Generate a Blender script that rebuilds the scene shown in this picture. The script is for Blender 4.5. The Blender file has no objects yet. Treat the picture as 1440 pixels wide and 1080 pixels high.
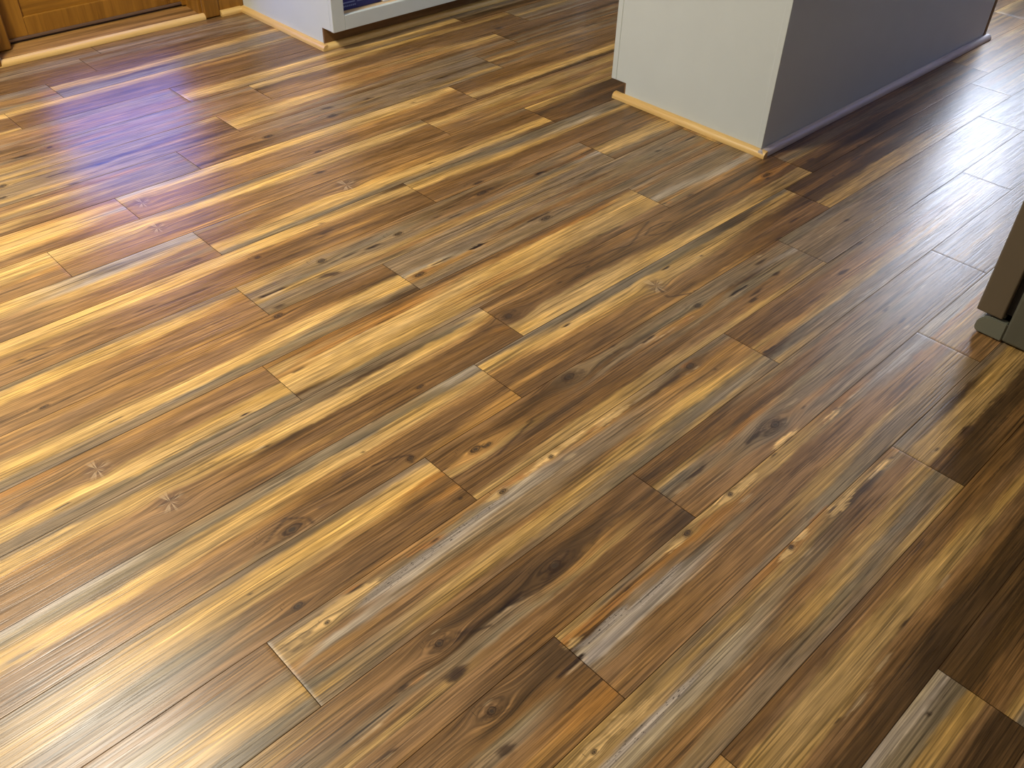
import bpy, bmesh, math
import numpy as np
from mathutils import Matrix, Vector

# ------------------------------------------------------------------ camera, world, lights, exposure
C = bpy.context.scene.collection
W = 0.15                      # width of one floor plank in metres; U runs along the planks, V across
CAM_H = 1.2329
cam_d = bpy.data.cameras.new('camera')
cam_d.sensor_fit = 'HORIZONTAL'; cam_d.sensor_width = 36.0; cam_d.lens = 1265.95 / 1440 * 36.0
cam_d.clip_start = 0.02
cam = bpy.data.objects.new('camera', cam_d); C.objects.link(cam)
_r = (0.72252, -0.69095, 0.02343); _u = (0.43316, 0.47885, 0.76359); _f = (0.53883, 0.54156, -0.64527)
cam.matrix_world = Matrix(((_r[0], _u[0], -_f[0], 0), (_r[1], _u[1], -_f[1], 0), (_r[2], _u[2], -_f[2], CAM_H), (0, 0, 0, 1)))
bpy.context.scene.camera = cam
S = bpy.context.scene
S.view_settings.view_transform = 'Standard'; S.view_settings.look = 'None'
S.view_settings.gamma = 1; S.view_settings.use_curve_mapping = False
S.view_settings.exposure = 0.35

world = bpy.data.worlds.new('world'); S.world = world; world.use_nodes = True
world.node_tree.nodes['Background'].inputs[0].default_value = (0.55, 0.68, 1.0, 1)
world.node_tree.nodes['Background'].inputs[1].default_value = 1.0

LAMP_W = 70.0; LAMP_COL = (1.0, 0.92, 0.76)
FILL_W = 4.0
WIN_E = 18.0; WIN_COL = (0.74, 0.82, 1.0)
DOOR_E = 5.2; DOOR_COL = (0.17, 0.26, 1.0)
WIN2_E = 2.6; WIN2_COL = (0.28, 0.36, 1.0)

def ceiling_light(name, u, v, power, size, col):
    l = bpy.data.lights.new(name, 'AREA'); l.shape = 'DISK'; l.size = size; l.energy = power; l.color = col
    o = bpy.data.objects.new(name, l); C.objects.link(o); o.location = (u * W, v * W, 2.385)
    return o
ceiling_light('kitchen_lamp_light', 0.6, 15.6, LAMP_W, 0.50, LAMP_COL)
ceiling_light('added_fill_light', -3.0, -1.0, FILL_W, 0.42, LAMP_COL)  # unseen lamp added behind the viewpoint as weak fill

# ------------------------------------------------------------------ helpers
def tag(o, label=None, cat=None, group=None, kind=None):
    if label: o['label'] = label
    if cat: o['category'] = cat
    if group: o['group'] = group
    if kind: o['kind'] = kind
    return o

def link_mesh(name, bm, mat, parent=None, smooth=False):
    bmesh.ops.recalc_face_normals(bm, faces=bm.faces)
    me = bpy.data.meshes.new(name); bm.to_mesh(me); bm.free()
    me.materials.append(mat)
    if smooth:
        for p in me.polygons: p.use_smooth = True
    o = bpy.data.objects.new(name, me); C.objects.link(o)
    if parent: o.parent = parent
    return o

def box(bm, x0, x1, y0, y1, z0, z1, bevel=0.0, seg=2):
    """box in metres"""
    m = Matrix.Translation(((x0+x1)/2, (y0+y1)/2, (z0+z1)/2)) @ Matrix.Diagonal((x1-x0, y1-y0, z1-z0, 1))
    r = bmesh.ops.create_cube(bm, size=1, matrix=m)
    if bevel > 0:
        es = list({e for v in r['verts'] for e in v.link_edges})
        bmesh.ops.bevel(bm, geom=es, offset=bevel, segments=seg, affect='EDGES', profile=0.5)

def ubox(bm, u0, u1, v0, v1, z0, z1, bevel=0.0, seg=2):
    box(bm, u0*W, u1*W, v0*W, v1*W, z0, z1, bevel, seg)

def prism(bm, prof, a, b, axis):
    """extrude a closed profile of (across, z) points along 'x' or 'y' from a to b (metres)"""
    rings = []
    for t in (a, b):
        rings.append([bm.verts.new((t, p[0], p[1]) if axis == 'x' else (p[0], t, p[1])) for p in prof])
    n = len(prof)
    bm.faces.new(rings[0]); bm.faces.new(rings[1])
    for i in range(n):
        bm.faces.new((rings[0][i], rings[0][(i+1) % n], rings[1][(i+1) % n], rings[1][i]))

def empty(name, loc):
    o = bpy.data.objects.new(name, None); C.objects.link(o); o.location = loc; o.empty_display_size = 0.1
    return o

class Part:
    """a child mesh whose coordinates are given in world space"""
    @staticmethod
    def add(name, bm, mat, root, smooth=False):
        bmesh.ops.translate(bm, verts=bm.verts, vec=-root.location) if root.parent is None else bmesh.ops.translate(bm, verts=bm.verts, vec=-root.parent.location)
        return link_mesh(name, bm, mat, root, smooth)

# ------------------------------------------------------------------ materials
def mat_new(name):
    m = bpy.data.materials.new(name); m.use_nodes = True
    nt = m.node_tree; b = nt.nodes['Principled BSDF']
    return m, nt, b

def nd(nt, kind, **kw):
    n = nt.nodes.new(kind)
    for k, v in kw.items(): setattr(n, k, v)
    return n

def painted(name, col, rough=0.5, bump=0.03, scale=220, vary=0.04, spec=0.4):
    m, nt, b = mat_new(name)
    tc = nd(nt, 'ShaderNodeTexCoord'); n1 = nd(nt, 'ShaderNodeTexNoise'); n1.inputs['Scale'].default_value = scale; n1.inputs['Detail'].default_value = 3
    n2 = nd(nt, 'ShaderNodeTexNoise'); n2.inputs['Scale'].default_value = 9; n2.inputs['Detail'].default_value = 4
    nt.links.new(tc.outputs['Object'], n1.inputs['Vector']); nt.links.new(tc.outputs['Object'], n2.inputs['Vector'])
    r = nd(nt, 'ShaderNodeValToRGB'); r.color_ramp.elements[0].position = 0.3; r.color_ramp.elements[1].position = 0.7
    r.color_ramp.elements[0].color = tuple(c*(1-vary) for c in col) + (1,); r.color_ramp.elements[1].color = tuple(min(1, c*(1+vary)) for c in col) + (1,)
    nt.links.new(n2.outputs['Fac'], r.inputs['Fac']); nt.links.new(r.outputs['Color'], b.inputs['Base Color'])
    bp = nd(nt, 'ShaderNodeBump'); bp.inputs['Strength'].default_value = bump; bp.inputs['Distance'].default_value = 0.002
    nt.links.new(n1.outputs['Fac'], bp.inputs['Height']); nt.links.new(bp.outputs['Normal'], b.inputs['Normal'])
    b.inputs['Roughness'].default_value = rough; b.inputs['Specular IOR Level'].default_value = spec
    return m

def wood(name, dark, light, axis='x', rough=0.45, scale=1.0, spec=0.5):
    m, nt, b = mat_new(name)
    tc = nd(nt, 'ShaderNodeTexCoord'); mp = nd(nt, 'ShaderNodeMapping')
    s = {'x': (1.2, 22, 22), 'y': (22, 1.2, 22), 'z': (22, 22, 1.2)}[axis]
    mp.inputs['Scale'].default_value = tuple(a*scale for a in s)
    nt.links.new(tc.outputs['Object'], mp.inputs['Vector'])
    n1 = nd(nt, 'ShaderNodeTexNoise'); n1.inputs['Scale'].default_value = 1.6; n1.inputs['Detail'].default_value = 6; n1.inputs['Distortion'].default_value = 0.7
    n2 = nd(nt, 'ShaderNodeTexNoise'); n2.inputs['Scale'].default_value = 9; n2.inputs['Detail'].default_value = 2
    nt.links.new(mp.outputs['Vector'], n1.inputs['Vector']); nt.links.new(mp.outputs['Vector'], n2.inputs['Vector'])
    mx = nd(nt, 'ShaderNodeMath', operation='MULTIPLY_ADD'); mx.inputs[1].default_value = 0.35
    nt.links.new(n2.outputs['Fac'], mx.inputs[0]); nt.links.new(n1.outputs['Fac'], mx.inputs[2])
    r = nd(nt, 'ShaderNodeValToRGB'); r.color_ramp.elements[0].position = 0.45; r.color_ramp.elements[1].position = 0.85
    r.color_ramp.elements[0].color = dark + (1,); r.color_ramp.elements[1].color = light + (1,)
    nt.links.new(mx.outputs[0], r.inputs['Fac']); nt.links.new(r.outputs['Color'], b.inputs['Base Color'])
    bp = nd(nt, 'ShaderNodeBump'); bp.inputs['Strength'].default_value = 0.08; bp.inputs['Distance'].default_value = 0.001
    nt.links.new(mx.outputs[0], bp.inputs['Height']); nt.links.new(bp.outputs['Normal'], b.inputs['Normal'])
    b.inputs['Roughness'].default_value = rough; b.inputs['Specular IOR Level'].default_value = spec
    return m

def plain(name, col, rough=0.5, metal=0.0, emit=None, es=0.0, spec=0.5):
    m, nt, b = mat_new(name)
    n = nd(nt, 'ShaderNodeTexNoise'); n.inputs['Scale'].default_value = 60; tc = nd(nt, 'ShaderNodeTexCoord')
    nt.links.new(tc.outputs['Object'], n.inputs['Vector'])
    mr = nd(nt, 'ShaderNodeMapRange'); mr.inputs['To Min'].default_value = max(0, rough-0.04); mr.inputs['To Max'].default_value = min(1, rough+0.04)
    nt.links.new(n.outputs['Fac'], mr.inputs['Value']); nt.links.new(mr.outputs['Result'], b.inputs['Roughness'])
    b.inputs['Base Color'].default_value = col + (1,); b.inputs['Metallic'].default_value = metal; b.inputs['Specular IOR Level'].default_value = spec
    if emit: b.inputs['Emission Color'].default_value = emit + (1,); b.inputs['Emission Strength'].default_value = es
    return m

M = {
 'cab_paint': painted('light_grey_cabinet_paint', (0.60, 0.66, 0.65), 0.42, 0.10, 260, 0.015),
 'pine': wood('new_pine_moulding', (0.62, 0.38, 0.11), (0.80, 0.56, 0.22), 'x', 0.4),
 'pine_y': wood('new_pine_moulding_across', (0.62, 0.38, 0.11), (0.80, 0.56, 0.22), 'y', 0.4),
 'greyish': wood('pale_greyish_moulding', (0.52, 0.47, 0.44), (0.66, 0.61, 0.58), 'x', 0.35),  # paler, greyer tone than the pine mouldings
 'oak': wood('varnished_oak', (0.19, 0.080, 0.008), (0.36, 0.165, 0.018), 'x', 0.35),
 'oak_z': wood('varnished_oak_upright', (0.19, 0.080, 0.008), (0.34, 0.155, 0.018), 'z', 0.35),
 'sill': wood('oak_threshold_wood', (0.11, 0.055, 0.012), (0.42, 0.22, 0.06), 'x', 0.4, 1.3),
 'kick': wood('brown_kick_board', (0.13, 0.07, 0.025), (0.24, 0.13, 0.05), 'x', 0.5),
 'shelf': wood('pale_shelf_board', (0.52, 0.36, 0.18), (0.66, 0.48, 0.27), 'x', 0.5),
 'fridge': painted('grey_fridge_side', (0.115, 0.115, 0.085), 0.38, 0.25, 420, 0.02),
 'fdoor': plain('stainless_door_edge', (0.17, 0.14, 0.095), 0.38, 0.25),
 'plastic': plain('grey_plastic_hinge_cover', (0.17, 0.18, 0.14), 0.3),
 'black': plain('black_rubber', (0.01, 0.01, 0.01), 0.6),
 'brushed': plain('dark_weatherstrip', (0.02, 0.01, 0.015), 0.5),
 'alu': plain('dull_metal_sweep', (0.24, 0.17, 0.13), 0.35, 0.6),
 'wall': painted('warm_white_wall', (0.62, 0.59, 0.53), 0.85, 0.05, 90, 0.02, 0.2),
 'taupe': painted('taupe_wall', (0.22, 0.20, 0.17), 0.85, 0.05, 90, 0.02, 0.2),
 'ceil': painted('white_ceiling', (0.75, 0.73, 0.69), 0.9, 0.05, 60, 0.02, 0.2),
 'white': plain('white_trim', (0.75, 0.75, 0.74), 0.45),
 'blue': plain('dark_blue_carton', (0.008, 0.012, 0.13), 0.35),
 'paleblue': plain('pale_blue_print', (0.16, 0.20, 0.42), 0.4),
 'card': plain('white_card', (0.72, 0.74, 0.80), 0.5),
 'stone': painted('speckled_stone_worktop', (0.30, 0.27, 0.23), 0.2, 0.02, 300, 0.25),
 'lampglass': plain('lit_lamp_glass', (0.9, 0.85, 0.75), 0.3, 0, LAMP_COL, 3.0),
 'day': plain('daylit_window_glass', (0.02, 0.02, 0.02), 0.1, 0, WIN_COL, WIN_E),
 'day2': plain('shaded_window_glass', (0.02, 0.02, 0.02), 0.1, 0, WIN2_COL, WIN2_E),
 'dday': plain('daylit_door_glass', (0.02, 0.02, 0.02), 0.1, 0, DOOR_COL, DOOR_E),
 'brass': plain('brass', (0.6, 0.42, 0.15), 0.3, 1.0),
 'steel': plain('brushed_steel', (0.5, 0.5, 0.5), 0.3, 1.0),
}

def floor_material():
    m, nt, b = mat_new('wood_plank_vinyl')
    L = nt.links.new
    col = nd(nt, 'ShaderNodeAttribute', attribute_name='tone')
    gr = nd(nt, 'ShaderNodeAttribute', attribute_name='grain')       # along (m), across (m, bent round knots), seed
    pl = nd(nt, 'ShaderNodeAttribute', attribute_name='plankpos')    # distance to plank edge: across, along (m)
    kn = nd(nt, 'ShaderNodeAttribute', attribute_name='knot')        # knot-local x, y, kind
    pr = nd(nt, 'ShaderNodeAttribute', attribute_name='marks')       # r pits, g pore strength
    def noise(sc, scale=1.0, detail=2.0, rough=0.5, dist=0.0, off=(0, 0, 0)):
        mp = nd(nt, 'ShaderNodeMapping'); mp.inputs['Scale'].default_value = sc; mp.inputs['Location'].default_value = off
        n = nd(nt, 'ShaderNodeTexNoise'); n.inputs['Scale'].default_value = scale; n.inputs['Detail'].default_value = detail
        n.inputs['Roughness'].default_value = rough; n.inputs['Distortion'].default_value = dist
        L(gr.outputs['Vector'], mp.inputs['Vector']); L(mp.outputs['Vector'], n.inputs['Vector']); return n.outputs['Fac']
    def math_(op, a, bb=None, c=None, clamp=False):
        n = nd(nt, 'ShaderNodeMath', operation=op); n.use_clamp = clamp
        for i, x in enumerate((a, bb, c)):
            if x is None: continue
            if isinstance(x, (int, float)): n.inputs[i].default_value = x
            else: L(x, n.inputs[i])
        return n.outputs[0]
    def rng(x, a, b_, c, d):
        n = nd(nt, 'ShaderNodeMapRange'); n.inputs['From Min'].default_value = a; n.inputs['From Max'].default_value = b_
        n.inputs['To Min'].default_value = c; n.inputs['To Max'].default_value = d; L(x, n.inputs['Value']); return n.outputs['Result']
    def mixc(fac, a, bb, blend='MIX'):
        n = nd(nt, 'ShaderNodeMix', data_type='RGBA', blend_type=blend)
        if isinstance(fac, (int, float)): n.inputs['Factor'].default_value = fac
        else: L(fac, n.inputs['Factor'])
        for i, x in ((6, a), (7, bb)):
            if isinstance(x, tuple): n.inputs[i].default_value = x
            else: L(x, n.inputs[i])
        return n.outputs[2]
    n_fine = noise((6, 430, 1), 1, 2, 0.6)
    n_line = noise((4.5, 250, 1), 1, 1.5, 0.5, 0.2, (11, 3, 0))
    n_lm = noise((3, 45, 1), 1, 2, 0.5, 0.0, (21, 13, 0))
    n_mid = noise((4.5, 150, 1), 1, 3, 0.6, 0.3, (3, 5, 0))
    n_big = noise((2.2, 34, 1), 1, 3, 0.55, 0.6, (9, 2, 0))
    n_crk = noise((3.5, 230, 1), 1, 2, 0.5, 0.0, (1, 17, 0))
    n_blk = noise((14, 60, 1), 1, 4, 0.7, 1.0, (5, 7, 0))
    sp = nd(nt, 'ShaderNodeSeparateXYZ'); L(pr.outputs['Vector'], sp.inputs[0])
    pits, pore = sp.outputs[0], sp.outputs[1]
    f = math_('MULTIPLY', rng(n_fine, 0.3, 0.7, 0.62, 1.34), rng(n_mid, 0.3, 0.7, 0.70, 1.27))
    f = math_('MULTIPLY', f, rng(n_big, 0.3, 0.7, 0.82, 1.18))
    ln = math_('MULTIPLY', rng(n_line, 0.40, 0.50, 0.52, 0.0), rng(n_lm, 0.38, 0.58, 0.35, 1.0))
    f = math_('MULTIPLY', f, math_('SUBTRACT', 1.08, ln))
    c = mixc(1.0, col.outputs['Color'], (1, 1, 1, 1), 'MULTIPLY')
    vm = nd(nt, 'ShaderNodeVectorMath', operation='SCALE'); L(c, vm.inputs[0]); L(f, vm.inputs['Scale'])
    c = vm.outputs[0]
    # dark pore lines
    crk = math_('MULTIPLY', rng(n_crk, 0.56, 0.68, 0, 1), rng(n_blk, 0.40, 0.60, 0, 1))
    crk = math_('MULTIPLY', crk, math_('MULTIPLY_ADD', pore, 0.65, 0.25), clamp=True)
    c = mixc(crk, c, (0.035, 0.019, 0.009, 1))
    # grey weathered streak with pits
    n_pit = noise((130, 420, 1), 1, 1, 0.5, 0, (2, 2, 0))
    pitm = math_('MULTIPLY', rng(n_pit, 0.62, 0.72, 0, 1), pits)
    gl = math_('MULTIPLY', rng(noise((5, 330, 1), 1, 1, 0.5, 0, (4, 9, 0)), 0.52, 0.62, 0, 0.65), pits)
    c = mixc(gl, c, (0.055, 0.038, 0.026, 1)); c = mixc(pitm, c, (0.02, 0.012, 0.008, 1))
    # knots: ringed eyes, and starbursts
    sk = nd(nt, 'ShaderNodeSeparateXYZ'); L(kn.outputs['Vector'], sk.inputs[0])
    kx, ky, kz = sk.outputs[0], sk.outputs[1], sk.outputs[2]
    r2 = math_('ADD', math_('MULTIPLY', kx, kx), math_('MULTIPLY', ky, ky)); r = math_('SQRT', r2)
    nk = nd(nt, 'ShaderNodeTexNoise'); nk.inputs['Scale'].default_value = 1.7; nk.inputs['Detail'].default_value = 3; L(kn.outputs['Vector'], nk.inputs['Vector'])
    rr = math_('MULTIPLY_ADD', math_('SUBTRACT', nk.outputs['Fac'], 0.5), 0.9, r)
    rings = rng(math_('SINE', math_('MULTIPLY', rr, 13.0)), -1, 1, 0, 1)
    inside = rng(rr, 0.75, 1.25, 1, 0)
    core = rng(rr, 0.25, 0.6, 1, 0)
    is_eye = rng(math_('ABSOLUTE', math_('SUBTRACT', kz, 1.0)), 0.2, 0.4, 1, 0)
    is_star = rng(math_('ABSOLUTE', math_('SUBTRACT', kz, 2.0)), 0.2, 0.4, 1, 0)
    ek = math_('MULTIPLY', math_('MULTIPLY', inside, is_eye), math_('MULTIPLY_ADD', rings, 0.6, 0.35))
    c = mixc(ek, c, (0.038, 0.019, 0.008, 1))
    c = mixc(math_('MULTIPLY', math_('MULTIPLY', core, is_eye), 0.8), c, (0.05, 0.035, 0.022, 1))
    ang = math_('ARCTAN2', ky, kx)
    na = nd(nt, 'ShaderNodeTexNoise'); na.noise_dimensions = '2D'; na.inputs['Scale'].default_value = 1.0; na.inputs['Detail'].default_value = 2
    cb = nd(nt, 'ShaderNodeCombineXYZ'); L(math_('MULTIPLY', ang, 3.2), cb.inputs[0]); L(math_('MULTIPLY', r, 0.6), cb.inputs[1]); L(cb.outputs[0], na.inputs['Vector'])
    fade = rng(r, 0.3, 1.25, 1, 0)
    sm = math_('MULTIPLY', math_('MULTIPLY', fade, is_star), rng(na.outputs['Fac'], 0.46, 0.58, 1, 0))
    sl = math_('MULTIPLY', math_('MULTIPLY', fade, is_star), rng(na.outputs['Fac'], 0.54, 0.64, 0, 0.8))
    c = mixc(math_('MULTIPLY', sm, 0.75), c, (0.12, 0.07, 0.045, 1)); c = mixc(sl, c, (0.50, 0.38, 0.24, 1))
    # plank joints: dark bevel line
    se = nd(nt, 'ShaderNodeSeparateXYZ'); L(pl.outputs['Vector'], se.inputs[0])
    ed = math_('MINIMUM', se.outputs[0], se.outputs[1])
    em = rng(ed, 0.0004, 0.0010, 0.9, 0)
    c = mixc(em, c, (0.022, 0.012, 0.008, 1))
    L(c, b.inputs['Base Color'])
    # sheen and relief
    ro = math_('MULTIPLY_ADD', math_('SUBTRACT', n_mid, 0.5), 0.22, FLOOR_ROUGH)
    ro = math_('MAXIMUM', ro, math_('MULTIPLY', em, 0.9)); L(ro, b.inputs['Roughness'])
    L(rng(em, 0, 0.5, FLOOR_SPEC, 0.0), b.inputs['Specular IOR Level'])
    h = math_('ADD', math_('MULTIPLY', n_fine, 0.5), math_('MULTIPLY', n_mid, 0.5))
    h = math_('SUBTRACT', h, math_('MULTIPLY', crk, 0.8)); h = math_('SUBTRACT', h, ln); h = math_('SUBTRACT', h, math_('MULTIPLY', gl, 0.6))
    bp = nd(nt, 'ShaderNodeBump'); bp.inputs['Strength'].default_value = 0.35; bp.inputs['Distance'].default_value = 0.0006
    L(h, bp.inputs['Height']); L(bp.outputs['Normal'], b.inputs['Normal'])
    return m
FLOOR_ROUGH = 0.32; FLOOR_SPEC = 0.36

# ------------------------------------------------------------------ floor planks
V0 = 9.592; PL = 8.05
PHASE = {9: 6.98, 8: 4.55, 7: 1.68, 6: 4.32, 5: 6.78, 4: 2.05, 3: 5.02, 2: 6.76, 1: 7.77, 0: 4.48, -1: 7.4, -2: 5.23, -3: 9.42,
         -4: 5.57, -5: 3.45, -6: 5.1, -7: 6.85, -8: 8.3, -9: 9.69, -10: 8.27, -11: 5.0, -12: 6.29, -13: 7.5, -14: 0.0}
PAL = {'Y': (.60, .375, .122), 'y': (.42, .262, .088), 'o': (.375, .203, .060), 'O': (.34, .163, .039), 'b': (.278, .154, .058), 'B': (.192, .102, .035),
       'D': (.090, .050, .019), 'K': (.02, .012, .008), 'g': (.245, .168, .088), 'G': (.218, .166, .098), 'L': (.37, .30, .215)}
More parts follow.
